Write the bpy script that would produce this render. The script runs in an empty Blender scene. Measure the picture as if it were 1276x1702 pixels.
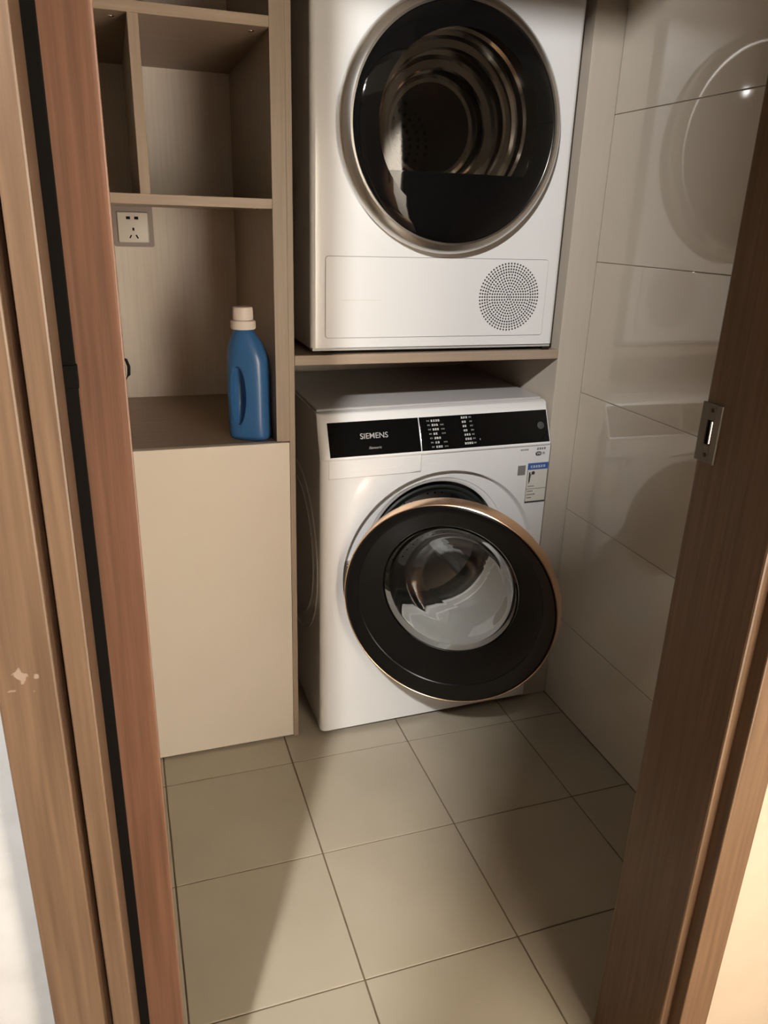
import bpy, bmesh, math, random
from mathutils import Matrix, Vector, Euler
random.seed(7)
S = bpy.context.scene
C = S.collection

# ------------------------------------------------------------------ camera
cd = bpy.data.cameras.new('camera'); cam = bpy.data.objects.new('camera', cd); C.objects.link(cam)
cd.sensor_fit = 'VERTICAL'; cd.sensor_height = 24.0; cd.lens = 1268.3/1702*24.0
cd.clip_start = 0.02
cam.location = (-0.3158, -1.5469, 1.2737)
cam.rotation_euler = Euler((1.2079, -0.0304, -0.3222), 'XYZ')
S.camera = cam

# ------------------------------------------------------------------ light
w = bpy.data.worlds.new('world'); S.world = w; w.use_nodes = True
w.node_tree.nodes['Background'].inputs[0].default_value = (1, .86, .7, 1)
w.node_tree.nodes['Background'].inputs[1].default_value = 0.02
def area(name, loc, target, power, size, col):
    l = bpy.data.lights.new(name, 'AREA'); l.shape = 'DISK'; l.size = size; l.energy = power; l.color = col
    o = bpy.data.objects.new(name, l); C.objects.link(o); o.location = loc
    d = Vector(target)-Vector(loc); o.rotation_euler = d.to_track_quat('-Z', 'Y').to_euler()
    return o
area('living_room_lamp', (-1.035, -2.35, 2.50), (.1, 0, .6), 98, .10, (1, .97, .94))
sp = bpy.data.lights.new('hallway_ceiling_spot', 'SPOT'); sp.energy = 5500; sp.color = (1, .92, .82)
sp.spot_size = math.radians(36); sp.spot_blend = 1.0; sp.shadow_soft_size = .06
hl = bpy.data.objects.new('hallway_ceiling_spot', sp); C.objects.link(hl); hl.location = (.60, -1.08, 2.56)
hl.rotation_euler = (Vector((.55, -1.95, .86))-hl.location).to_track_quat('-Z', 'Y').to_euler()
S.view_settings.view_transform = 'Standard'
S.view_settings.look = 'None'
S.view_settings.exposure = 0.0
S.view_settings.gamma = 1.0
S.view_settings.use_curve_mapping = False

# ------------------------------------------------------------------ materials
MATS = {}
def mat(name, col, rough=.5, metal=0., var=None, scale=(20, 20, 20), bump=0., bscale=None, spec=.5, coat=0., trans=0., ior=1.45, detail=4., emit=None):
    m = bpy.data.materials.new(name); m.use_nodes = True; nt = m.node_tree
    b = nt.nodes['Principled BSDF']
    b.inputs['Base Color'].default_value = (*col, 1); b.inputs['Roughness'].default_value = rough
    b.inputs['Metallic'].default_value = metal; b.inputs['Specular IOR Level'].default_value = spec
    b.inputs['Coat Weight'].default_value = coat; b.inputs['Coat Roughness'].default_value = .05
    b.inputs['Transmission Weight'].default_value = trans; b.inputs['IOR'].default_value = ior
    if var or bump:
        tc = nt.nodes.new('ShaderNodeTexCoord'); mp = nt.nodes.new('ShaderNodeMapping'); mp.inputs['Scale'].default_value = scale
        nt.links.new(tc.outputs['Object'], mp.inputs['Vector'])
        n = nt.nodes.new('ShaderNodeTexNoise'); n.inputs['Scale'].default_value = 1.; n.inputs['Detail'].default_value = detail
        nt.links.new(mp.outputs[0], n.inputs['Vector'])
        if var:
            r = nt.nodes.new('ShaderNodeValToRGB'); r.color_ramp.elements[0].position = .3; r.color_ramp.elements[1].position = .7
            r.color_ramp.elements[0].color = (*var, 1); r.color_ramp.elements[1].color = (*col, 1)
            nt.links.new(n.outputs['Fac'], r.inputs[0]); nt.links.new(r.outputs[0], b.inputs['Base Color'])
        if bump:
            bp = nt.nodes.new('ShaderNodeBump'); bp.inputs['Strength'].default_value = bump; bp.inputs['Distance'].default_value = .002
            src = n
            if bscale:
                mp2 = nt.nodes.new('ShaderNodeMapping'); mp2.inputs['Scale'].default_value = bscale
                nt.links.new(tc.outputs['Object'], mp2.inputs['Vector'])
                src = nt.nodes.new('ShaderNodeTexNoise'); src.inputs['Scale'].default_value = 1.
                nt.links.new(mp2.outputs[0], src.inputs['Vector'])
            nt.links.new(src.outputs['Fac'], bp.inputs['Height']); nt.links.new(bp.outputs[0], b.inputs['Normal'])
    MATS[name] = m
    return m
def wear(m, centre, radius, col, scale=90, thr=.56):
    """worn spots (bare filler showing through) around a point"""
    nt = m.node_tree; b = nt.nodes['Principled BSDF']
    tc = nt.nodes.new('ShaderNodeTexCoord'); d = nt.nodes.new('ShaderNodeVectorMath'); d.operation = 'DISTANCE'
    d.inputs[1].default_value = centre; nt.links.new(tc.outputs['Object'], d.inputs[0])
    mr = nt.nodes.new('ShaderNodeMapRange'); mr.inputs[1].default_value = radius; mr.inputs[2].default_value = 0; mr.inputs[3].default_value = -.35; mr.inputs[4].default_value = .12
    nt.links.new(d.outputs['Value'], mr.inputs[0])
    n = nt.nodes.new('ShaderNodeTexNoise'); n.inputs['Scale'].default_value = scale; nt.links.new(tc.outputs['Object'], n.inputs['Vector'])
    ad = nt.nodes.new('ShaderNodeMath'); ad.operation = 'ADD'; nt.links.new(n.outputs['Fac'], ad.inputs[0]); nt.links.new(mr.outputs[0], ad.inputs[1])
    gt = nt.nodes.new('ShaderNodeMapRange'); gt.inputs[1].default_value = thr; gt.inputs[2].default_value = thr+.05; nt.links.new(ad.outputs[0], gt.inputs[0])
    mx = nt.nodes.new('ShaderNodeMix'); mx.data_type = 'RGBA'
    src = b.inputs['Base Color'].links[0].from_socket
    nt.links.new(gt.outputs[0], mx.inputs[0]); nt.links.new(src, mx.inputs[6]); mx.inputs[7].default_value = (*col, 1)
    nt.links.new(mx.outputs[2], b.inputs['Base Color'])

mat('floor_tile', (.39, .347, .27), .25, var=(.362, .32, .247), scale=(5, 5, 5), bump=.04, bscale=(9, 9, 9))
mat('grout', (.16, .115, .07), .9, var=(.12, .085, .05), scale=(30, 30, 30))
mat('wall_tile', (.54, .49, .42), .04, spec=1.0, var=(.54, .49, .415), scale=(3, 3, 3), bump=.03, bscale=(5, 5, 5))
mat('wall_grout', (.33, .26, .20), .9, var=(.28, .22, .17), scale=(30, 30, 30))
mat('melamine', (.335, .26, .195), .45, var=(.285, .218, .16), scale=(160, 160, 5), bump=.08)
mat('melamine_flat', (.36, .28, .21), .45, var=(.31, .235, .172), scale=(5, 160, 160), bump=.08)
mat('back_panel', (.84, .765, .69), .5, var=(.78, .705, .63), scale=(180, 180, 7), bump=.05)
mat('cabinet_door', (.68, .62, .54), .38, var=(.66, .60, .52), scale=(4, 4, 4), bump=.22, bscale=(14, 14, 10))
mat('door_wood', (.19, .098, .062), .42, var=(.122, .062, .038), scale=(150, 150, 5), bump=.2, detail=8)
mat('casing_wood', (.145, .090, .053), .36, var=(.092, .055, .032), scale=(150, 150, 5), bump=.2, detail=8)
wear(MATS['casing_wood'], (-.415, -.966, .925), .026, (.23, .17, .125))
mat('wall_paint_left', (.48, .485, .475), .8, var=(.42, .42, .405), scale=(28, 28, 28))
mat('wall_paint_cream', (.42, .355, .285), .8, var=(.39, .33, .26), scale=(12, 12, 12))
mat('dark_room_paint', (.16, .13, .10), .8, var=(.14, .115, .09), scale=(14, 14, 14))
mat('wall_paint', (.80, .76, .69), .8, var=(.77, .73, .66), scale=(14, 14, 14))
mat('ceiling_paint', (.82, .80, .76), .85, var=(.80, .78, .74), scale=(8, 8, 8))
mat('hall_floor', (.40, .27, .16), .35, var=(.32, .21, .12), scale=(4, 60, 60))
mat('white_enamel', (.72, .725, .72), .22, coat=.5)
mat('white_plastic', (.73, .73, .72), .28)
mat('grey_plastic', (.42, .42, .41), .35)
mat('lid_grey', (.44, .43, .42), .35)
mat('panel_cream', (.48, .43, .365), .4, var=(.46, .41, .345), scale=(60, 60, 6))
mat('seam', (.20, .195, .18), .6)
mat('black_gloss', (.004, .004, .004), .04, spec=.35)
mat('black_satin', (.005, .005, .005), .26, spec=.28)
mat('chrome', (.80, .79, .77), .12, metal=1)
mat('brushed_silver', (.62, .60, .57), .26, metal=1)
mat('bronze_chrome', (.95, .66, .44), .27, metal=1)
mat('steel_drum', (.46, .46, .45), .30, metal=1)
mat('bowl_plastic', (.72, .70, .68), .10, metal=1)
mat('rubber', (.018, .022, .021), .42)
mat('hole_black', (.006, .0055, .005), .8, spec=.1)
mat('hole_grey', (.06, .056, .05), .8)
mat('glass', (.93, .95, .94), .015, trans=1, ior=1.42)
mat('tinted_glass', (.52, .53, .52), .0, trans=1, ior=1.01, coat=1, spec=0)
mat('print_grey', (.34, .34, .33), .45)
mat('print_white', (.75, .75, .73), .5)
mat('print_dim', (.06, .06, .06), .5)
mat('print_dark', (.05, .05, .05), .5)
mat('print_blue', (.045, .12, .36), .4)
mat('label_paper', (.62, .60, .54), .45)
mat('sticker_grey', (.20, .19, .175), .5)
mat('bottle_blue', (.040, .140, .34), .34, var=(.036, .125, .31), scale=(6, 6, 6), coat=.15)
mat('cap_white', (.80, .72, .66), .40)
mat('label_pink', (.55, .40, .37), .4)
mat('socket_white', (.78, .74, .68), .35)
mat('socket_frame', (.30, .25, .22), .4)
mat('dark_metal', (.05, .04, .033), .35, metal=.8)
mat('strike_metal', (.17, .16, .145), .5, metal=.6)
mat('wardrobe_white', (.74, .70, .62), .5)
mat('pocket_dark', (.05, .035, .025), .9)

# ------------------------------------------------------------------ helpers
def finish(name, bm, m, parent=None, smooth=False, kind=None, label=None, world=None):
    if world is not None: bm.transform(world)
    me = bpy.data.meshes.new(name)
    bmesh.ops.recalc_face_normals(bm, faces=bm.faces)
    bm.to_mesh(me); bm.free()
    for mm in (m if isinstance(m, (list, tuple)) else [m]): me.materials.append(MATS[mm])
    if smooth:
        for p in me.polygons: p.use_smooth = True
        try: me.set_sharp_from_angle(angle=math.radians(smooth if smooth is not True else 40))
        except Exception: pass
    o = bpy.data.objects.new(name, me); C.objects.link(o)
    if parent:
        o.parent = parent
        if parent.type == 'EMPTY': o.matrix_parent_inverse = Matrix.Translation(-Vector(parent.location))
    if kind: o['kind'] = kind
    if label: o['label'] = label
    return o
def flatten(o):      # keep the flat plate faces flat-shaded
    for p in o.data.polygons:
        if abs(p.normal.y) > .999: p.use_smooth = False
def thing(name, label, cat, loc, group=None):
    o = bpy.data.objects.new(name, None); C.objects.link(o); o.location = loc; o.empty_display_size = .05
    o['label'] = label; o['category'] = cat
    if group: o['group'] = group
    return o
def tag(o, label, cat, group=None):
    o['label'] = label; o['category'] = cat
    if group: o['group'] = group
    return o
def bx(bm, x0, x1, y0, y1, z0, z1, bev=0, seg=2):
    t = bmesh.new()
    r = bmesh.ops.create_cube(t, size=1)
    for v in t.verts:
        v.co = Vector(((x0+x1)/2+v.co.x*(x1-x0), (y0+y1)/2+v.co.y*(y1-y0), (z0+z1)/2+v.co.z*(z1-z0)))
    if bev: bmesh.ops.bevel(t, geom=t.edges[:], offset=bev, segments=seg, profile=.5, affect='EDGES')
    me = bpy.data.meshes.new('tmp'); t.to_mesh(me); t.free(); bm.from_mesh(me); bpy.data.meshes.remove(me)
    return bm
def box(name, b, m, parent=None, bev=.001, kind=None, label=None, smooth=False):
    return finish(name, bx(bmesh.new(), *b, bev=bev), m, parent, kind=kind, label=label, smooth=smooth)
def boxes(name, bl, m, parent=None, bev=.001, kind=None):
    bm = bmesh.new()
    for b in bl: bx(bm, *b, bev=bev)
    return finish(name, bm, m, parent, kind=kind)
def lathe(bm, prof, n=96, c=(0, 0, 0), close=False, mi=None):
    """revolve (r, y) about the Y axis through c; x right, z up"""
    rings = []; c0 = c
    for r, y, *ex in prof:
        c = (c0[0]+ex[0], c0[1], c0[2]+ex[1]) if ex else c0
        if r < 1e-6: rings.append([bm.verts.new((c[0], c[1]+y, c[2]))])
        else: rings.append([bm.verts.new((c[0]+r*math.cos(2*math.pi*k/n), c[1]+y, c[2]+r*math.sin(2*math.pi*k/n))) for k in range(n)])
    pairs = list(zip(rings, rings[1:]))
    if close: pairs.append((rings[-1], rings[0]))
    for i, (a, b) in enumerate(pairs):
        for k in range(n):
            l = (k+1) % n
            if len(a) == 1 and len(b) == 1: continue
            if len(a) == 1: f = bm.faces.new((a[0], b[k], b[l]))
            elif len(b) == 1: f = bm.faces.new((a[k], b[0], a[l]))
            else: f = bm.faces.new((a[k], b[k], b[l], a[l]))
            if mi: f.material_index = mi[i]
    return bm
def plate_hole(bm, x0, x1, z0, z1, y, c, r, n=96):
    """flat plate in the XZ plane with a round hole"""
    angs = [2*math.pi*k/n for k in range(n)]+[math.atan2(z-c[1], x-c[0]) % (2*math.pi) for x in (x0, x1) for z in (z0, z1)]
    angs = sorted(set(round(a, 6) for a in angs))
    inn, out = [], []
    for a in angs:
        ca, sa = math.cos(a), math.sin(a)
        tx = ((x1 if ca > 0 else x0)-c[0])/ca if abs(ca) > 1e-9 else 1e9
        tz = ((z1 if sa > 0 else z0)-c[1])/sa if abs(sa) > 1e-9 else 1e9
        t = min(tx, tz)
        inn.append(bm.verts.new((c[0]+r*ca, y, c[1]+r*sa))); out.append(bm.verts.new((c[0]+t*ca, y, c[1]+t*sa)))
    m = len(angs)
    for i in range(m): bm.faces.new((inn[i], inn[(i+1) % m], out[(i+1) % m], out[i]))
    return bm
def tube(bm, pts, rad, n=10, closed=False):
    pts = [Vector(p) for p in pts]; rings = []
    N = len(pts)
    for i, p in enumerate(pts):
        if closed: d = pts[(i+1) % N]-pts[i-1]
        else: d = pts[min(i+1, N-1)]-pts[max(i-1, 0)]
        d.normalize(); up = Vector((0, 0, 1)) if abs(d.z) < .9 else Vector((1, 0, 0))
        a = d.cross(up).normalized(); b = d.cross(a).normalized()
        rr = rad[i] if isinstance(rad, (list, tuple)) else rad
        rings.append([bm.verts.new(p+a*rr*math.cos(2*math.pi*k/n)+b*rr*math.sin(2*math.pi*k/n)) for k in range(n)])
    for i in range(N if closed else N-1):
        A, B_ = rings[i], rings[(i+1) % N]
        for k in range(n): bm.faces.new((A[k], A[(k+1) % n], B_[(k+1) % n], B_[k]))
    if not closed:
        bm.faces.new(rings[0][::-1]); bm.faces.new(rings[-1])
    return bm
def text_bm(s, size, shear=0, bold=0):
    cu = bpy.data.curves.new('t', 'FONT'); cu.body = s; cu.size = size; cu.shear = shear; cu.align_x = 'CENTER'; cu.align_y = 'CENTER'; cu.extrude = .0002; cu.offset = bold
    o = bpy.data.objects.new('t', cu); C.objects.link(o)
    dg = bpy.context.evaluated_depsgraph_get(); dg.update()
    me = bpy.data.meshes.new_from_object(o.evaluated_get(dg))
    bm = bmesh.new(); bm.from_mesh(me)
    bpy.data.objects.remove(o); bpy.data.curves.remove(cu); bpy.data.meshes.remove(me)
    return bm
def glyphs(bm, x, z, n, h, rng, y=0):
    """small illegible characters: a few strokes in each cell, on the XZ plane facing -Y"""
    for i in range(n):
        cx = x+i*h*1.12
        for k in range(3):
            zz = z+h*(k/2.6); bx(bm, cx+h*rng.uniform(0, .15), cx+h*rng.uniform(.7, .95), y-.0003, y, zz, zz+h*.17)
        for k in range(2):
            xx = cx+h*rng.uniform(.1, .8); bx(bm, xx, xx+h*.15, y-.0003, y, z, z+h*rng.uniform(.7, 1))

# ------------------------------------------------------------------ key measures (metres)
YF = .104            # front plane of the joinery
XR = .772            # face of the tiled right wall
XL = -.76            # left wall
YB = .68             # back wall
Y0, Y1 = -.943, -.81  # hallway face and room face of the door wall
ST = .3073           # floor tile pitch
ZC = 2.45
HX0, HX1, HY0 = -3.2, 2.2, -4.2

# ------------------------------------------------------------------ structure
fl = box('floor', (XL-.05, XR+.05, Y1-.02, YB+.05, -.06, -.0022), 'grout', bev=0, kind='structure')
cols = [XL, -2*ST, -ST, 0, ST, 2*ST, XR]; rows = [Y1, -2*ST, -ST, 0, ST, 2*ST, YB]
tm = {}
def tile(name, sx, sy, sz, m, key, loc, parent, bev=.0012):
    if key not in tm:
        bm = bx(bmesh.new(), -sx/2, sx/2, -sy/2, sy/2, -sz/2, sz/2, bev=bev)
        me = bpy.data.meshes.new(name); bm.to_mesh(me); bm.free(); me.materials.append(MATS[m]); tm[key] = me
    o = bpy.data.objects.new(name, tm[key]); C.objects.link(o); o.location = loc; o.parent = parent
    return o
g = .0014
for i in range(6):
    for j in range(6):
        a, b, c, d = cols[i], cols[i+1], rows[j], rows[j+1]
        tile('floor_tile', b-a-2*g, d-c-2*g, .010, 'floor_tile', ('f', round(b-a, 4), round(d-c, 4)), ((a+b)/2, (c+d)/2, -.005+random.uniform(-.0003, 0)), fl)
wr = box('wall_right', (XR+.0018, XR+.12, Y1, YB+.05, 0, ZC), 'wall_grout', bev=0, kind='structure')
zs = [0, .26]+[.26+.3135*k for k in range(1, 7)]+[ZC]
ys = [Y1, -.52, .10, YB]
for i in range(len(zs)-1):
    for j in range(3):
        a, b, c, d = zs[i], zs[i+1], ys[j], ys[j+1]
        tile('wall_tile', .009, d-c-.0016, b-a-.0016, 'wall_tile', ('w', round(b-a, 4), round(d-c, 4)), (XR+.0045, (c+d)/2, (a+b)/2), wr, bev=.0008)
box('wall_left', (XL-.12, XL, Y1, YB+.05, 0, ZC), 'wall_tile', bev=0, kind='structure')
box('wall_back', (XL-.12, XR+.12, YB, YB+.12, 0, ZC), 'wall_paint', bev=0, kind='structure')
box('ceiling', (XL-.12, XR+.12, Y1, YB+.12, ZC, ZC+.1), 'ceiling_paint', bev=0, kind='structure')

# door wall: hallway leaf with the pocket of the sliding door behind it
JL, JR = -.364, .348
HEAD = 2.03
box('wall_front_left', (HX0, JL-.030, Y0, -.872, 0, 2.6), 'wall_paint_left', bev=0, kind='structure')
box('wall_front_left_inner', (XL-.12, JL-.02, -.812, -.800, 0, 2.6), 'wall_paint', bev=0, kind='structure')
box('wall_front_right', (JR+.024, HX1, Y0, Y1, 0, 2.6), 'wall_paint_cream', bev=0, kind='structure')
box('wall_front_top', (JL-.024, JR+.024, Y0, -.812, HEAD+.024, 2.6), 'wall_paint', bev=0, kind='structure')
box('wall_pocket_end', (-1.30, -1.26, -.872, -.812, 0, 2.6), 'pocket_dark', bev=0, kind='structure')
# jamb boards and casings
boxes('trim_1', [(JL-.020, JL, -.952, -.868, 0, HEAD+.024), (JL-.030, JL-.0195, -.9445, -.868, 0, HEAD+.024)], 'casing_wood', bev=.002, kind='structure')
box('trim_2', (JR, JR+.024, -.945, Y1+.001, 0, HEAD+.024), 'casing_wood', bev=.003, kind='structure')
box('trim_3', (JL, JR, -.952, Y1, HEAD, HEAD+.024), 'casing_wood', bev=.002, kind='structure')
box('trim_4', (-.434, -.3895, -.966, -.9435, 0, HEAD+.075), 'casing_wood', bev=.002, kind='structure')
box('trim_5', (.361, .413, -.966, -.9435, 0, HEAD+.075), 'casing_wood', bev=.002, kind='structure')
box('trim_6', (-.3895, .361, -.966, -.9435, HEAD+.022, HEAD+.075), 'casing_wood', bev=.002, kind='structure')
box('trim_7', (JL, JR, -.95, Y1-.001, -.02, .006), 'hall_floor', bev=.002, kind='structure')
# sliding door standing open in its pocket
d1 = box('door_1', (-1.10, -.315, -.850, -.815, .012, HEAD-.01), 'door_wood', bev=.0015, kind='structure')
box('lock_body', (-.366, -.3535, -.8585, -.8485, 1.134, 1.154), 'hole_black', d1, bev=.001)
bm = tube(bmesh.new(), [(-.320, -.832, 1.132), (-.3160, -.832, 1.135), (-.3125, -.832, 1.140), (-.3120, -.832, 1.147), (-.3138, -.832, 1.153), (-.320, -.832, 1.156)], [.0010, .0013, .0014, .0014, .0013, .0009], 8)
finish('latch_hook', bm, 'hole_black', d1, smooth=True)
box('trim_8', (-.3665, -.3545, -.8565, -.8505, .01, HEAD), 'hole_black', bev=.001, kind='structure')
# strike plate on the right jamb
st = thing('strike_plate', 'small brushed metal strike plate with a slot, set in the dark door jamb', 'strike plate', (JR, -.8235, 1.011))
bm = plate_hole(bmesh.new(), -.0165, .0165, -.036, .036, 0, (0, 0), .0001, 8)
bm.free()
bm = bmesh.new()
for b in ((-.0165, -.0045), (.0065, .0165)): bx(bm, b[0], b[1], -.0018, .001, -.036, .036, bev=.0006)
for b in ((-.036, -.014), (.016, .036)): bx(bm, -.0045, .0065, -.0018, .001, b[0], b[1])
Mst = Matrix.Translation((JR-.0008, -.8235, 1.0475)) @ Matrix.Rotation(-math.pi/2, 4, 'Z')
finish('plate', bm, 'strike_metal', st, world=Mst)
bm = bx(bmesh.new(), -.0045, .0065, -.0002, .0008, -.014, .016); finish('slot', bm, 'hole_black', st, world=Mst)
bm = bx(bmesh.new(), .0048, .0072, -.0045, 0, -.012, .016, bev=.0006); finish('lip', bm, 'chrome', st, world=Mst)
for z in (-.027, .028):
    bm = lathe(bmesh.new(), [(0, -.0026), (.0022, -.0024), (.003, -.0017)], 12, (.001, 0, z)); finish('screw', bm, 'dark_metal', st, world=Mst, smooth=True)

# hallway and living room behind the camera
box('floor_hall', (HX0, HX1, HY0, Y0, -.06, 0), 'hall_floor', bev=0, kind='structure')
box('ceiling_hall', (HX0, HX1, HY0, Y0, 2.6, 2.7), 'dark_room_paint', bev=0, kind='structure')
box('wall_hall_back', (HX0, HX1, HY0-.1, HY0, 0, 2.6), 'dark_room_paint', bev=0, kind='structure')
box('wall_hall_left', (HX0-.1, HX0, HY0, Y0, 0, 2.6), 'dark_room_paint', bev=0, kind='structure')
box('wall_hall_right', (HX1, HX1+.1, HY0, Y0, 0, 2.6), 'wall_paint', bev=0, kind='structure')
box('wall_added_blocker', (-.72, HX1, -2.05, -1.95, 0, 2.6), 'wall_paint', bev=0, kind='structure')  # added wall: blocks the left lamp and bounces the spot through the doorway
d2 = box('added_light_absorber', (-.46, .22, -1.949, -1.935, .01, 2.05), 'door_wood', bev=.002, kind='structure')  # dark panel added out of view to soak up bounce onto the right jamb
box('handle', (.15, .17, -1.936, -1.90, .95, 1.08), 'brushed_silver', d2, bev=.004)
wd = thing('added_shadow_blocker', 'unseen tall brown wood block, added behind the camera to shade floor and washer', 'light blocker', (-.62, -1.88, 0))  # added out of view to cast the soft shade beside the light strip
box('body', (-.68, -.51, -1.948, -1.82, 0, 2.08), 'door_wood', wd, bev=.003)
d = box('door', (-.678, -.512, -1.82, -1.802, .06, 2.07), 'door_wood', wd, bev=.002)
box('handle', (-.67, -.658, -1.801, -1.78, .9, 1.05), 'brushed_silver', d, bev=.003)

# ------------------------------------------------------------------ storage cabinet
cb = thing('storage_cabinet', 'built-in greige wood storage cabinet with open shelves above a cream flat door', 'cabinet', (-.36, .38, 0))
boxes('side_panel', [(.0255, .038, YF, .66, 0, 2.4), (-.004, .0255, YF, .66, .8035, 2.4), (-.004, .0255, YF+.018, .66, 0, .8035)], 'melamine', cb, bev=.0006)
box('side_panel', (XL+.002, XL+.02, YF, .66, 0, 2.4), 'melamine', cb)
box('back_panel', (XL+.02, -.004, .652, .664, .06, 2.4), 'back_panel', cb, bev=0)
box('niche_floor', (XL+.02, -.004, YF+.018, .652, .780, .799), 'melamine_flat', cb)
for z in (1.292, 1.610):
    sh = box('shelf', (XL+.02, -.004, YF+.0008, .652, z, z+.019), 'melamine_flat', cb, bev=.0008)
    for x in ((-.03, -.285) if z > 1.5 else (-.03,)):
        finish('fixing_cap', lathe(bmesh.new(), [(0, -.0016), (.0055, -.0014), (.0062, 0)], 14), 'brushed_silver', sh, smooth=True, world=Matrix.Translation((x, .15, z)) @ Matrix.Rotation(math.pi/2, 4, 'X'))
box('divider', (-.2585, -.2390, YF+.0012, .652, 1.311, 1.610), 'melamine', cb, bev=.0008)
box('divider', (-.2585, -.2390, YF+.0012, .652, 1.629, 2.38), 'melamine', cb, bev=.0008)
box('top_panel', (XL+.02, -.004, YF, .652, 2.381, 2.4), 'melamine_flat', cb)
for a, b in ((XL+.004, -.3695), (-.3665, .0243)):
    box('cabinet_door', (a, b, YF-.003, YF+.015, .006, .8015), 'cabinet_door', cb, bev=.0012)

# ------------------------------------------------------------------ surround of the machines
sr = thing('appliance_surround', 'light wood shelf and side panel framing the stacked washer and dryer', 'shelf unit', (.70, .38, 0))
box('end_panel', (.695, XR-.001, YF-.001, .66, 0, 2.4), 'panel_cream', sr, bev=.001)
box('dryer_shelf', (.0385, .6945, YF, .66, .9735, .9955), 'melamine_flat', sr, bev=.001)
box('back_panel', (.0385, .6945, .652, .664, .02, 2.4), 'back_panel', sr, bev=0)
box('top_panel', (.0385, .6945, YF, .652, 2.381, 2.4), 'melamine_flat', sr)

# ------------------------------------------------------------------ dryer
dr = thing('tumble_dryer', 'white tumble dryer with a round black glass door and a dotted vent, on the shelf', 'dryer', (.374, .36, .9955))
DX0, DX1, DZ0, DZ1, DY = .075, .673, 1.009, 1.85, .102
DC = (.377, 1.461)
bm = bmesh.new()
# shell without a front
prof = [(DX0, DY+.012), (DX0, .63), (DX1, .63), (DX1, DY+.012)]
for z0, z1 in ((DZ0, DZ1),):
    vs = [[bm.verts.new((x, y, z)) for x, y in prof] for z in (z0, z1)]
    for k in range(3): bm.faces.new((vs[0][k], vs[0][k+1], vs[1][k+1], vs[1][k]))
    bm.faces.new(vs[0]); bm.faces.new(vs[1])
finish('body', bm, 'white_enamel', dr)
bm = plate_hole(bmesh.new(), DX0+.010, DX1-.010, DZ0+.002, DZ1, DY, DC, .215)
# rounded vertical edges of the front
for xa, s in ((DX0+.010, 1), (DX1-.010, -1)):
    pr = [(xa-s*.010*math.sin(a), DY+.012*(1-math.cos(a))) for a in [math.pi/2*k/5 for k in range(6)]]
    cs = [[bm.verts.new((x, y, z)) for x, y in pr] for z in (DZ0+.002, DZ1)]
    for k in range(5): bm.faces.new((cs[0][k], cs[0][k+1], cs[1][k+1], cs[1][k]))
lathe(bm, [(.215, DY), (.212, DY+.03), (.19, DY+.05)], 96, (DC[0], 0, DC[1]))
bmesh.ops.remove_doubles(bm, verts=bm.verts, dist=1e-5)
fr = finish('front_panel', bm, 'white_enamel', dr, smooth=30); flatten(fr)
box('plinth_rail', (DX0+.004, DX1-.004, DY+.004, DY+.03, DZ0-.005, DZ0+.003), 'grey_plastic', dr, bev=.001)
for x in (DX0+.05, DX1-.05):
    for y in (DY+.05, .57):
        finish('foot', lathe(bmesh.new(), [(0, 0), (.018, 0), (.02, .003), (.014, .006), (.014, .015)], 20, (0, 0, 0)), 'rubber', dr, smooth=True,
               world=Matrix.Translation((x, y, .9956)) @ Matrix.Rotation(math.pi/2, 4, 'X'))
box('corner_bracket', (DX1-.022, DX1-.004, DY+.006, DY+.02, .9958, DZ0+.002), 'dark_metal', dr)
# drum
bm = lathe(bmesh.new(), [(.19, DY+.05), (.262, DY+.055), (.262, .50), (.24, .52), (.10, .53), (0, .53)], 72, (DC[0], 0, DC[1]))
drum = finish('drum', bm, 'steel_drum', dr, smooth=40)
for a in (35, 155, 275):
    bm = bmesh.new(); ca, sa = math.cos(math.radians(a)), math.sin(math.radians(a))
    pts = [(.262-.001, .20, 0)]
    prf = [(-.035, 0), (-.012, .035), (.012, .035), (.035, 0)]
    ends = []
    for y in (.19, .47):
        ends.append([bm.verts.new((DC[0]+(.262-h)*ca-t*sa, y, DC[1]+(.262-h)*sa+t*ca)) for t, h in prf])
    for k in range(3): bm.faces.new((ends[0][k], ends[0][k+1], ends[1][k+1], ends[1][k]))
    bm.faces.new(ends[0]); bm.faces.new(ends[1])
    finish('lifter', bm, 'grey_plastic', drum)
bm = bmesh.new()
for k in range(1, 8):
    for i in range(8*k):
        a = 2*math.pi*i/(8*k); r = .022*k
        lathe(bm, [(0, -.0012), (.0045, -.0012), (.0055, 0)], 6, (DC[0]+r*math.cos(a), .529, DC[1]+r*math.sin(a)))
finish('drum_holes', bm, 'chrome', drum, kind='stuff')
# door
dd = finish('door_ring', lathe(bmesh.new(), [(.243, DY+.002), (.248, DY-.001), (.2495, DY-.012), (.2475, DY-.022), (.240, DY-.031), (.230, DY-.037), (.2255, DY-.037), (.222, DY-.030), (.222, DY)], 128, (DC[0], 0, DC[1])), 'brushed_silver', dr, smooth=30)
prof = [(.2252, DY-.0345), (.218, DY-.0395), (.205, DY-.044), (.190, DY-.048), (.176, DY-.051)]
finish('glass_surround', lathe(bmesh.new(), prof, 128, (DC[0], 0, DC[1])), 'black_gloss', dd, smooth=40)
bm = lathe(bmesh.new(), [(.176, DY-.051), (.15, DY-.0555), (.12, DY-.059), (.08, DY-.0625), (.04, DY-.0645), (0, DY-.065)], 128, (DC[0], 0, DC[1]))
bmesh.ops.bisect_plane(bm, geom=bm.verts[:]+bm.edges[:]+bm.faces[:], plane_co=(0, 0, DC[1]-.088), plane_no=(0, 0, 1))
lo = [f for f in bm.faces if f.calc_center_median().z < DC[1]-.088]
bm2 = bm.copy()
bmesh.ops.delete(bm, geom=lo, context='FACES')
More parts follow.
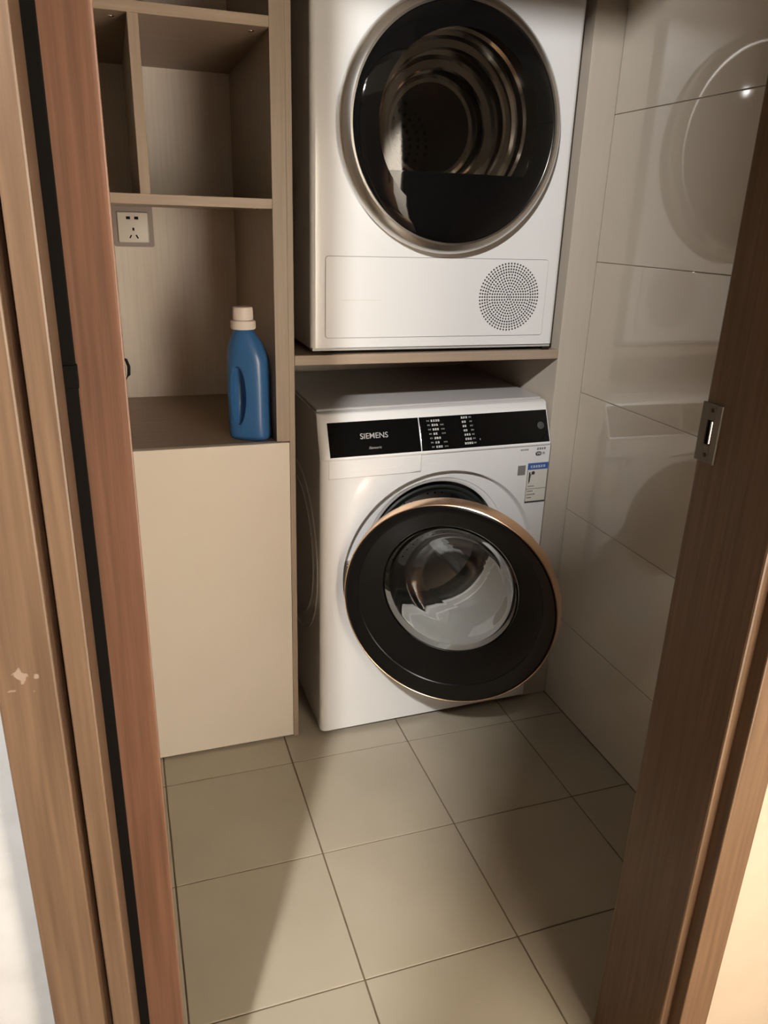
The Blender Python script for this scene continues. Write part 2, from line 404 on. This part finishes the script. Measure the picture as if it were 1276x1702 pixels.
bmesh.ops.delete(bm2, geom=[f for f in bm2.faces if f.calc_center_median().z >= DC[1]-.088], context='FACES')
finish('glass_pane', bm, 'tinted_glass', dd, smooth=40)
finish('glass_apron', bm2, 'black_gloss', dd, smooth=40)
bm = lathe(bmesh.new(), [(.21, DY+.004), (.178, DY+.006), (.172, DY+.010), (.166, DY+.034), (.160, DY+.040), (.146, DY+.042), (.142, DY+.046), (.136, DY+.075), (.130, DY+.082), (.116, DY+.084), (.112, DY+.088), (.106, DY+.112), (.100, DY+.118), (.092, DY+.119)], 96, (DC[0], 0, DC[1]+.01))
ib = finish('inner_bowl', bm, 'bowl_plastic', dd, smooth=25)
finish('bowl_window', lathe(bmesh.new(), [(.0925, DY+.1185), (.05, DY+.122), (0, DY+.123)], 64, (DC[0], 0, DC[1]+.01)), 'tinted_glass', ib, smooth=True)
# service flap with its vent
FX0, FX1, FZ0, FZ1 = .107, .640, 1.033, 1.203
def rrect(bm, x0, x1, z0, z1, ya, yb, r, n=5):
    pts = []
    for cx, cz, a0 in ((x1-r, z1-r, 0), (x0+r, z1-r, 90), (x0+r, z0+r, 180), (x1-r, z0+r, 270)):
        for k in range(n+1):
            a = math.radians(a0+90*k/n); pts.append((cx+r*math.cos(a), cz+r*math.sin(a)))
    A = [bm.verts.new((x, ya, z)) for x, z in pts]; B_ = [bm.verts.new((x, yb, z)) for x, z in pts]
    bm.faces.new(A); bm.faces.new(B_[::-1])
    for k in range(len(pts)): bm.faces.new((A[k], A[(k+1) % len(pts)], B_[(k+1) % len(pts)], B_[k]))
    return bm
flp = finish('service_flap', rrect(bmesh.new(), FX0, FX1, FZ0, FZ1, DY-.0016, DY+.001, .006), 'white_enamel', dr)
finish('flap_seam', rrect(bmesh.new(), FX0-.0011, FX1+.0011, FZ0-.0011, FZ1+.0011, DY-.0004, DY+.001, .007), 'seam', flp)
bm = bmesh.new()
for k in range(13):
    n = max(1, 6*k); r = .0062*k
    if k >= 7: n = 42 if k < 9 else 60
    for i in range(n):
        a = 2*math.pi*(i+.0)/n
        lathe(bm, [(0, -.0003), (.0023, -.0003)], 8, (.545+r*math.cos(a), DY-.0016, 1.120+r*math.sin(a)))
finish('vent_holes', bm, 'hole_grey', flp, kind='stuff')
bm = bx(bmesh.new(), .140, .232, DY-.0018, DY-.0014, 1.1125, 1.1142); finish('painted_reflection', bm, 'label_paper', flp)  # reflection on the flap, drawn as a thin solid strip

# ------------------------------------------------------------------ washing machine
wm = thing('washing_machine', 'white front-loading washing machine with its black ringed round door ajar, on tiled floor', 'washing machine', (.392, .36, 0))
WX0, WX1, WZ0, WZ1, WY, WYB = .093, .691, .012, .857, .083, .62
WC = (.4085, .4475); WR = .2605
PZ0, PY0, PZ1, PY1 = .757, .0785, .853, .1225      # control fascia: bottom and top edge
bm = bmesh.new()
# body shell: left, right, back, bottom, top (front open)
prof = [(WY+.016, WZ0), (WY+.016, PZ0), (PY1+.006, PZ1), (PY1+.014, WZ1), (WYB, WZ1), (WYB, WZ0)]
L = [bm.verts.new((WX0, y, z)) for y, z in prof]; R_ = [bm.verts.new((WX1, y, z)) for y, z in prof]
bm.faces.new(L); bm.faces.new(R_[::-1])
for k in (3, 4, 5): bm.faces.new((L[k], L[(k+1) % 6], R_[(k+1) % 6], R_[k]))
finish('body', bm, 'white_enamel', wm)
# worktop: thin lid with a lip
bm = bx(bmesh.new(), WX0+.004, WX1-.004, PY1+.026, WYB-.004, WZ1-.002, WZ1+.006, bev=.004, seg=3)
finish('lid', bm, 'lid_grey', wm, smooth=30)
# side embossing
bm = bmesh.new()
for r in (.19, .235):
    tube(bm, [(WX0-.0005, .35+r*math.cos(2*math.pi*k/64), .45+r*math.sin(2*math.pi*k/64)) for k in range(64)], .0022, 8, closed=True)
finish('side_embossing', bm, 'white_enamel', wm, smooth=True)
# front panel with dished porthole
FXL, FXR = .1105, .689
bm = plate_hole(bmesh.new(), FXL, FXR, WZ0, PZ0, WY, WC, WR)
lathe(bm, [(WR, WY), (WR-.0012, WY+.003), (WR-.0050, WY+.018), (WR-.008, WY+.0205), (.2150, WY+.0215, -.004, .022), (.1920, WY+.0225, -.009, .044), (.1895, WY+.0255, -.009, .045), (.1790, WY+.027, -.011, .050), (.1745, WY+.031, -.011, .050), (.1745, WY+.06, -.011, .050)], 96, (WC[0], 0, WC[1]))
for xa, xb, s in ((FXL, WX0, 1), (FXR, WX1, -1)):
    pr = [(xa+(xb-xa)*math.sin(a), WY+.016*(1-math.cos(a))) for a in [math.pi/2*k/6 for k in range(7)]]
    cs = [[bm.verts.new((x, y, z)) for x, y in pr] for z in (WZ0, PZ0)]
    for k in range(6): bm.faces.new((cs[0][k], cs[0][k+1], cs[1][k+1], cs[1][k]))
bmesh.ops.remove_doubles(bm, verts=bm.verts, dist=1e-5)
fp = finish('front_panel', bm, 'white_enamel', wm, smooth=35); flatten(fp)
# control fascia: slanted white frame that rounds over to the lid
def fas(x0, x1, pr, mi=None):
    pass
bm = bmesh.new()
sec = [(WY+.004, PZ0-.004), (PY0+.001, PZ0-.001), (PY0, PZ0+.003)]
for k in range(7): sec.append((PY0+(PY1-PY0)*k/6*.999+.0001, PZ0+.003+(PZ1-PZ0-.003)*k/6))
sec += [(PY1+.003, PZ1+.0028), (PY1+.008, PZ1+.0042), (PY1+.026, PZ1+.0045)]
xs = [(WX0, .016), (WX0+.0025, .010), (WX0+.008, .004), (FXL+.002, 0), (FXR-.004, 0), (FXR, .004), (WX1, .012)]
gr = [[bm.verts.new((x, y+dy, z)) for y, z in sec] for x, dy in xs]
for i in range(len(xs)-1):
    for k in range(len(sec)-1): bm.faces.new((gr[i][k], gr[i+1][k], gr[i+1][k+1], gr[i][k+1]))
fa = finish('control_fascia', bm, 'white_plastic', wm, smooth=35)
# frame of the slanted fascia: u = x, v = up along the slope
pd = Vector((0, PY1-PY0, PZ1-PZ0-.003)).normalized(); pn = Vector((0, -pd.z, pd.y))
def PM(x, v, out=.0006):
    o = Vector((x, PY0, PZ0+.003))+pd*v+pn*out
    return Matrix(((1, 0, 0, o.x), (0, pd.y, pn.y, o.y), (0, pd.z, pn.z, o.z), (0, 0, 0, 1)))      # local: x right, y up, z out
XZ = Matrix(((1, 0, 0, 0), (0, 0, 1, 0), (0, -1, 0, 0), (0, 0, 0, 1)))      # from XZ-plane drawing (facing -Y) to xy-plane (facing +Z)
VB, VT = .004, .0855
def strip(name, x0, x1, m, par):
    bm = bx(bmesh.new(), x0, x1, VB, VT, -.002, .0012, bev=.0005)
    return finish(name, bm, m, par, world=PM(0, 0, 0))
dp = strip('drawer_strip', .114, .3375, 'black_gloss', fa)
cp = strip('control_strip', .3395, .683, 'black_gloss', fa)
finish('lettering', text_bm('SIEMENS', .0186, bold=.0001), 'print_grey', dp, world=PM(.224, .049, .0013))
finish('model_lettering', text_bm('iSensoric', .0086, shear=.2), 'print_grey', dp, world=PM(.224, .021, .0013))
rng = random.Random(3)
bm = bmesh.new(); bmd = bmesh.new()
for k, n in enumerate((4, 3, 3, 2, 3, 2, 3)):
    z = .073-k*.0106
    glyphs(bm, .369+.0012*k, z, n, .0052, rng); glyphs(bmd, .358+.0012*k, z+.001, 2, .0034, rng)
    if k not in (0, 4): glyphs(bmd, .369+.0012*k+.022, z+.001, 3, .0030, rng)
for k, n in enumerate((3, 2, 2, 2, 3, 3, 4)):
    z = .076-k*.0106
    glyphs(bm, .448+.0012*k-(.004 if n == 4 else 0), z, n, .0052, rng); glyphs(bmd, .448+.0012*k+.020, z+.001, 2, .0036, rng)
finish('programme_marks', bm, 'print_white', cp, world=PM(0, 0, .0013) @ XZ, kind='stuff')
finish('programme_times', bmd, 'print_grey', cp, world=PM(0, 0, .0013) @ XZ, kind='stuff')
finish('selector_sensor', lathe(bmesh.new(), [(0, -.0004), (.0085, -.0004), (.0095, 0)], 32), 'print_dim', cp, world=PM(.663, .046, .0012) @ XZ, smooth=True)
bm = bx(bmesh.new(), .4925, .4935, .0205, .0245, 0, .0003); finish('indicator', bm, 'print_white', cp, world=PM(0, 0, .0013))
# detergent drawer front below the black strip
bm = bmesh.new()
pts = [(.1115, .758)]
pts = [(.1115, .7125)]
for k in range(13):
    x = .26+(.3385-.26)*k/12
    pts.append((x, .7125 if x < .31 else .7125+(x-.31)*.10))
pts += [(.3385, .7575), (.1115, .7575)]
A = [bm.verts.new((x, WY-.0022, z)) for x, z in pts]; B_ = [bm.verts.new((x, WY+.002, z)) for x, z in pts]
bm.faces.new(A); bm.faces.new(B_[::-1])
for k in range(len(pts)): bm.faces.new((A[k], A[(k+1) % len(pts)], B_[(k+1) % len(pts)], B_[k]))
dw = finish('detergent_drawer', bm, 'white_plastic', wm)
bm = bmesh.new(); n = 16      # grip pocket
ring = []
for j, (o, y) in enumerate(((0, WY-.0024), (.0035, WY-.0020), (.010, WY-.0012))):
    ring.append([bm.verts.new((x, y, z)) for x, z in ((.152+o, .7545-o*.2), (.300-o, .7545-o*.2), (.295-o, .737+o*.5), (.285-o*1.1, .728+o), (.165+o*1.1, .728+o), (.157+o, .737+o*.5))])
for a, b in zip(ring, ring[1:]):
    for k in range(6): bm.faces.new((a[k], a[(k+1) % 6], b[(k+1) % 6], b[k]))
bm.faces.new(ring[-1])
finish('grip_pocket', bm, 'white_plastic', dw, smooth=True)
boxes('drawer_seam', [(.1108, .3392, WY-.0006, WY+.001, .7113, .7126), (.3386, .3398, WY-.0006, WY+.001, .713, .758)], 'seam', dw, bev=0)
# markings and stickers at the right
bm = bmesh.new(); rng = random.Random(9)
glyphs(bm, .605, .7505, 5, .0042, rng, WY-.0002); finish('capacity_marks', bm, 'sticker_grey', fp, kind='stuff')
bm = bmesh.new(); glyphs(bm, .651, .7500, 4, .0058, rng, WY-.0002); finish('network_marks', bm, 'print_dark', fp, kind='stuff')
wf = finish('wireless_mark', rrect(bmesh.new(), .6485, .6655, .7345, .7455, WY-.0004, WY+.001, .0053), 'print_dark', fp)
finish('wireless_lettering', text_bm('Wi', .0095, bold=.0001), 'label_paper', wf, world=Matrix.Translation((.6575, WY-.0005, .7400)) @ Matrix.Rotation(math.pi/2, 4, 'X'))
finish('wireless_lettering', text_bm('Fi', .0095, bold=.0001), 'print_dark', wf, world=Matrix.Translation((.6715, WY-.0005, .7400)) @ Matrix.Rotation(math.pi/2, 4, 'X'))
box('square_sticker', (.6025, .6240, WY-.0006, WY+.001, .6860, .7115), 'sticker_grey', fp, bev=.0002)
lb = box('energy_label', (.6295, .6885, WY-.0007, WY+.001, .609, .7165), 'label_paper', fp, bev=.0002, label='white energy label with a blue header')
hd = box('label_header', (.6300, .6880, WY-.0010, WY, .6985, .7160), 'print_blue', lb, bev=0)
bm = bmesh.new(); glyphs(bm, .6375, .7035, 6, .0064, rng, WY-.0010); finish('header_marks', bm, 'print_white', hd, kind='stuff')
bm = bmesh.new()
bx(bm, .6352, .6392, WY-.0010, WY, .666, .692)
for k in range(5): bx(bm, .6352, .6375+.0012*k, WY-.0011, WY, .6625+.0052*k, .6655+.0052*k)
lathe(bm, [(0, -.0003), (.0048, -.0003), (.005, 0)], 16, (.6470, WY-.0007, .6895))
bx(bm, .6300, .6880, WY-.0010, WY, .6465, .6474); bx(bm, .6300, .6880, WY-.0010, WY, .6090, .6135); bx(bm, .6300, .6310, WY-.0010, WY, .609, .698); bx(bm, .6872, .6880, WY-.0010, WY, .609, .698)
glyphs(bm, .6345, .6395, 5, .0030, rng, WY-.0008); glyphs(bm, .6345, .6305, 7, .0030, rng, WY-.0008); glyphs(bm, .6345, .6220, 4, .0030, rng, WY-.0008); glyphs(bm, .6345, .6530, 6, .0028, rng, WY-.0008)
finish('label_marks', bm, 'print_dark', lb, kind='stuff')
# gasket and drum
PC = (WC[0]-.011, WC[1]+.040)
gk = finish('door_gasket', lathe(bmesh.new(), [(.1748, WY+.034), (.171, WY+.030), (.166, WY+.032), (.163, WY+.040), (.157, WY+.041), (.150, WY+.050), (.147, WY+.066), (.146, WY+.085), (.160, WY+.10), (.20, WY+.105)], 96, (PC[0], 0, PC[1])), 'rubber', wm, smooth=50)
bm = lathe(bmesh.new(), [(.16, WY+.10), (.225, WY+.105), (.235, WY+.12), (.235, .50), (.22, .52), (.08, .525), (.05, .515), (0, .515)], 72, (PC[0], 0, PC[1]))
drum = finish('drum', bm, 'steel_drum', wm, smooth=40)
for a in (80, 200, 320):
    bm = bmesh.new(); ca, sa = math.cos(math.radians(a)), math.sin(math.radians(a)); ends = []
    for y in (.22, .48): ends.append([bm.verts.new((PC[0]+(.235-h)*ca-t*sa, y, PC[1]+(.235-h)*sa+t*ca)) for t, h in ((-.035, 0), (-.02, .04), (0, .052), (.02, .04), (.035, 0))])
    for k in range(4): bm.faces.new((ends[0][k], ends[0][k+1], ends[1][k+1], ends[1][k]))
    bm.faces.new(ends[0]); bm.faces.new(ends[1]); finish('lifter', bm, 'grey_plastic', drum)
bm = bmesh.new()
for k in range(2, 9):
    for i in range(6*k):
        a = 2*math.pi*i/(6*k); r = .024*k
        lathe(bm, [(0, -.0009), (.0035, -.0009)], 8, (PC[0]+r*math.cos(a), .5195, PC[1]+r*math.sin(a)))
finish('drum_holes', bm, 'hole_black', drum, kind='stuff')
for x in (WX0+.05, WX1-.05):
    for y in (WY+.07, .58):
        finish('foot', lathe(bmesh.new(), [(0, 0), (.02, 0), (.022, .004), (.014, .007), (.014, .014)], 20), 'rubber', wm, smooth=True,
               world=Matrix.Translation((x, y, .0003)) @ Matrix.Rotation(math.pi/2, 4, 'X'))
# the open door; drawn about its own centre facing -Y, then hung on its hinge
TH = math.radians(36); HR = .2545; HXX, HYY, HZ = .1440, .046, .4460
WD = Matrix.Translation((HXX, HYY, HZ)) @ Matrix.Rotation(-TH, 4, 'Z') @ Matrix.Translation((HR, 0, 0)) @ Matrix.Diagonal((1.016, 1, 1.016, 1))
OFF = .036
def lift(bm):      # the glass sits above the middle of the ring
    for v in bm.verts: v.co.z += OFF*min(1, max(0, (.243-math.hypot(v.co.x, v.co.z))/(.243-.1575)))
    return bm
bez = finish('door_frame', lathe(bmesh.new(), [(.2490, .022), (.2508, .020), (.2508, .014), (.2495, .002), (.2478, -.0135), (.2468, -.0165), (.2450, -.0175), (.2440, -.0165)], 144), 'bronze_chrome', wm, smooth=30, world=WD, label='polished bronze-toned rim of the open washer door')
finish('door_side', lathe(bmesh.new(), [(.2490, .022), (.244, .030), (.232, .034), (.215, .034), (.208, .030)], 144), 'grey_plastic', bez, smooth=40, world=WD)
finish('black_ring', lift(lathe(bmesh.new(), [(.2442, -.0165), (.240, -.0185), (.224, -.0180), (.2145, -.0165), (.213, -.0150), (.19, -.0105), (.170, -.0060), (.1575, -.0035), (.1565, .002)], 144)), 'black_satin', bez, smooth=20, world=WD)
finish('door_back', lift(lathe(bmesh.new(), [(.208, .030), (.190, .030), (.172, .020), (.160, .008)], 144)), 'white_plastic', bez, smooth=40, world=WD)
outer = [(.1565, -.0030), (.1550, .004), (.1500, .024), (.1410, .050), (.1270, .078), (.1080, .100), (.0900, .112), (.080, .116), (.073, .115), (.068, .1105), (.04, .1090), (0, .1080)]
inner = [(0, .1020), (.04, .1030), (.066, .1045), (.073, .1090), (.079, .1100), (.087, .1065), (.1035, .0945), (.1140, .0835), (.1170, .0832), (.1220, .0745), (.1360, .048), (.1455, .023), (.1475, .022), (.1510, .004), (.1525, -.0042)]
outer = [(r, y if y < .005 else .005+(y-.005)*.62) for r, y in outer]; inner = [(r, y if y < .004 else .004+(y-.004)*.62) for r, y in inner]
bm = lathe(bmesh.new(), outer+inner, 96)
E_ = bmesh.new()
lathe(E_, [(.1525, -.0042), (.1565, -.0030)], 96)
me = bpy.data.meshes.new('tmp'); E_.to_mesh(me); E_.free(); bm.from_mesh(me); bpy.data.meshes.remove(me)
bmesh.ops.remove_doubles(bm, verts=bm.verts, dist=1e-5); bm.transform(Matrix.Translation((0, 0, OFF)))
finish('glass_bowl', bm, 'glass', bez, smooth=50, world=WD)
box('hinge', (HXX+.012, HXX+.05, WY-.004, WY+.03, .41, .49), 'brushed_silver', wm, bev=.003)
for o in fp.children_recursive: o.data.transform(Matrix.Translation((0, 0, -.007)))
# kick flap at lower right
box('pump_flap', (.585, .672, WY-.0008, WY+.001, .040, .115), 'white_enamel', wm, bev=.0006)

# the machine's feet are unlevel: its right side stands a few millimetres higher
LEAN = Matrix.Identity(4); LEAN[2][0] = .0122; LEAN[2][3] = -.0122*WX0
for o in wm.children_recursive: o.data.transform(LEAN)

# ------------------------------------------------------------------ detergent bottle
bt = thing('detergent_bottle', 'blue plastic detergent bottle with moulded handle and white cap, in the cabinet niche', 'bottle', (-.053, .169, .7992))
def scale_xy(bm, k):
    for v in bm.verts: v.co.x *= k; v.co.y *= k
    return bm
def sup(bm, a, b, z, n=40, e=2.6, ox=0):
    vs = []
    for k in range(n):
        t = 2*math.pi*k/n; c, s = math.cos(t), math.sin(t)
        vs.append(bm.verts.new((ox+a*math.copysign(abs(c)**(2/e), c), b*math.copysign(abs(s)**(2/e), s), z)))
    return vs
bm = bmesh.new(); R0 = []
for a, b, z, e, ox in ((.042, .026, 0, 3, -.002), (.048, .034, .004, 3, -.002), (.050, .0365, .012, 3, -.001), (.050, .037, .05, 3, 0), (.050, .037, .10, 3, 0), (.050, .0365, .15, 2.8, 0), (.0495, .036, .18, 2.6, 0),
                    (.045, .034, .203, 2.4, .003), (.037, .030, .222, 2.2, .006), (.029, .026, .236, 2, .008), (.023, .0225, .245, 2, .009), (.0195, .0195, .249, 2, .009)):
    R0.append(sup(bm, a, b, z, 40, e, ox))
for A, B_ in zip(R0, R0[1:]):
    for k in range(40): bm.faces.new((A[k], A[(k+1) % 40], B_[(k+1) % 40], B_[k]))
bm.faces.new(R0[0][::-1]); bm.faces.new(R0[-1])
BM_ = Matrix.Translation((-.053, .169, .7992)) @ Matrix.Rotation(math.radians(155), 4, 'Z')
body = finish('body', scale_xy(bm, .93), 'bottle_blue', bt, smooth=50)
bmc = bmesh.new()
bmesh.ops.create_uvsphere(bmc, u_segments=32, v_segments=20, radius=1)
for v in bmc.verts: v.co = Vector((.0155+v.co.x*.0185, .037+v.co.y*.034, .103+v.co.z*.066))
mc = bpy.data.meshes.new('cut'); bmc.to_mesh(mc); bmc.free()
oc = bpy.data.objects.new('cut', mc); C.objects.link(oc)
mod = body.modifiers.new('b', 'BOOLEAN'); mod.operation = 'DIFFERENCE'; mod.object = oc; mod.solver = 'EXACT'
body.matrix_parent_inverse = Matrix.Identity(4); body.parent = None
dg = bpy.context.evaluated_depsgraph_get(); dg.update()
me2 = bpy.data.meshes.new_from_object(body.evaluated_get(dg)); body.modifiers.clear(); bpy.data.objects.remove(oc); bpy.data.meshes.remove(mc)
bmx = bmesh.new(); bmx.from_mesh(me2)
ed = [e for e in bmx.edges if len(e.link_faces) == 2 and e.calc_face_angle(0) > math.radians(40) and .04 < e.verts[0].co.z < .18 and abs(e.verts[0].co.x-.0155) < .028 and e.verts[0].co.y > .02]
try: bmesh.ops.bevel(bmx, geom=ed, offset=.0045, segments=3, profile=.5, affect='EDGES', clamp_overlap=True)
except Exception: pass
bmx.transform(BM_)
me3 = bpy.data.meshes.new('body'); bmx.to_mesh(me3); bmx.free()
for p in me3.polygons: p.use_smooth = True
me3.set_sharp_from_angle(angle=math.radians(50))
me3.materials.clear(); me3.materials.append(MATS['bottle_blue'])
body.data = me3; body.parent = bt; body.matrix_parent_inverse = Matrix.Translation(-Vector(bt.location))
def zl(prof, n=40):      # lathe about z
    b = lathe(bmesh.new(), [(r, -z) for r, z in prof], n); b.transform(Matrix.Rotation(math.pi/2*1, 4, 'X') @ Matrix.Identity(4)); return b
capm = BM_ @ Matrix.Translation((.0087, 0, 0)) @ Matrix.Rotation(-math.pi/2, 4, 'X')
cap = finish('cap', lathe(bmesh.new(), [(0, -.294), (.0195, -.294), (.0212, -.292), (.0222, -.268), (.0222, -.2665), (.0265, -.2645), (.0275, -.262), (.0275, -.249), (.026, -.2465), (.0, -.2465)], 48), 'cap_white', bt, smooth=35, world=capm)
bm = bmesh.new()
for k in range(36):
    a = 2*math.pi*k/36; x, y = .0217*math.cos(a), .0217*math.sin(a)
    tube(bm, [(x*1.0, -.27, y*1.0), (x*.985, -.29, y*.985)], .0007, 5)
finish('cap_ribs', bm, 'cap_white', cap, world=capm)
# ------------------------------------------------------------------ wall socket
so = thing('wall_socket', 'white five-hole wall socket on the back of the cabinet niche', 'socket', (-.263, .652, 1.205))
SX, SZ = -.2635, 1.2445
bm = rrect(bmesh.new(), SX-.050, SX+.050, SZ-.050, SZ+.054, .6465, .6525, .006); finish('frame', bm, 'socket_frame', so)
bm = bx(bmesh.new(), SX-.038, SX+.038, .6385, .6485, SZ-.040, SZ+.034, bev=.003, seg=3); pl = finish('plate', bm, 'socket_white', so, smooth=30)
def slot(x, z, w_, h, ang):
    b = bx(bmesh.new(), -w_/2, w_/2, -.0004, .001, -h/2, h/2)
    finish('slot', b, 'hole_black', pl, world=Matrix.Translation((SX+x, .6386, SZ+z-.003)) @ Matrix.Rotation(math.radians(ang), 4, 'Y'))
slot(-.011, .023, .010, .007, 0); slot(.009, .023, .010, .007, 0)
slot(0, -.004, .005, .007, 0); slot(-.008, -.022, .0032, .009, 30); slot(.008, -.022, .0038, .010, -30)
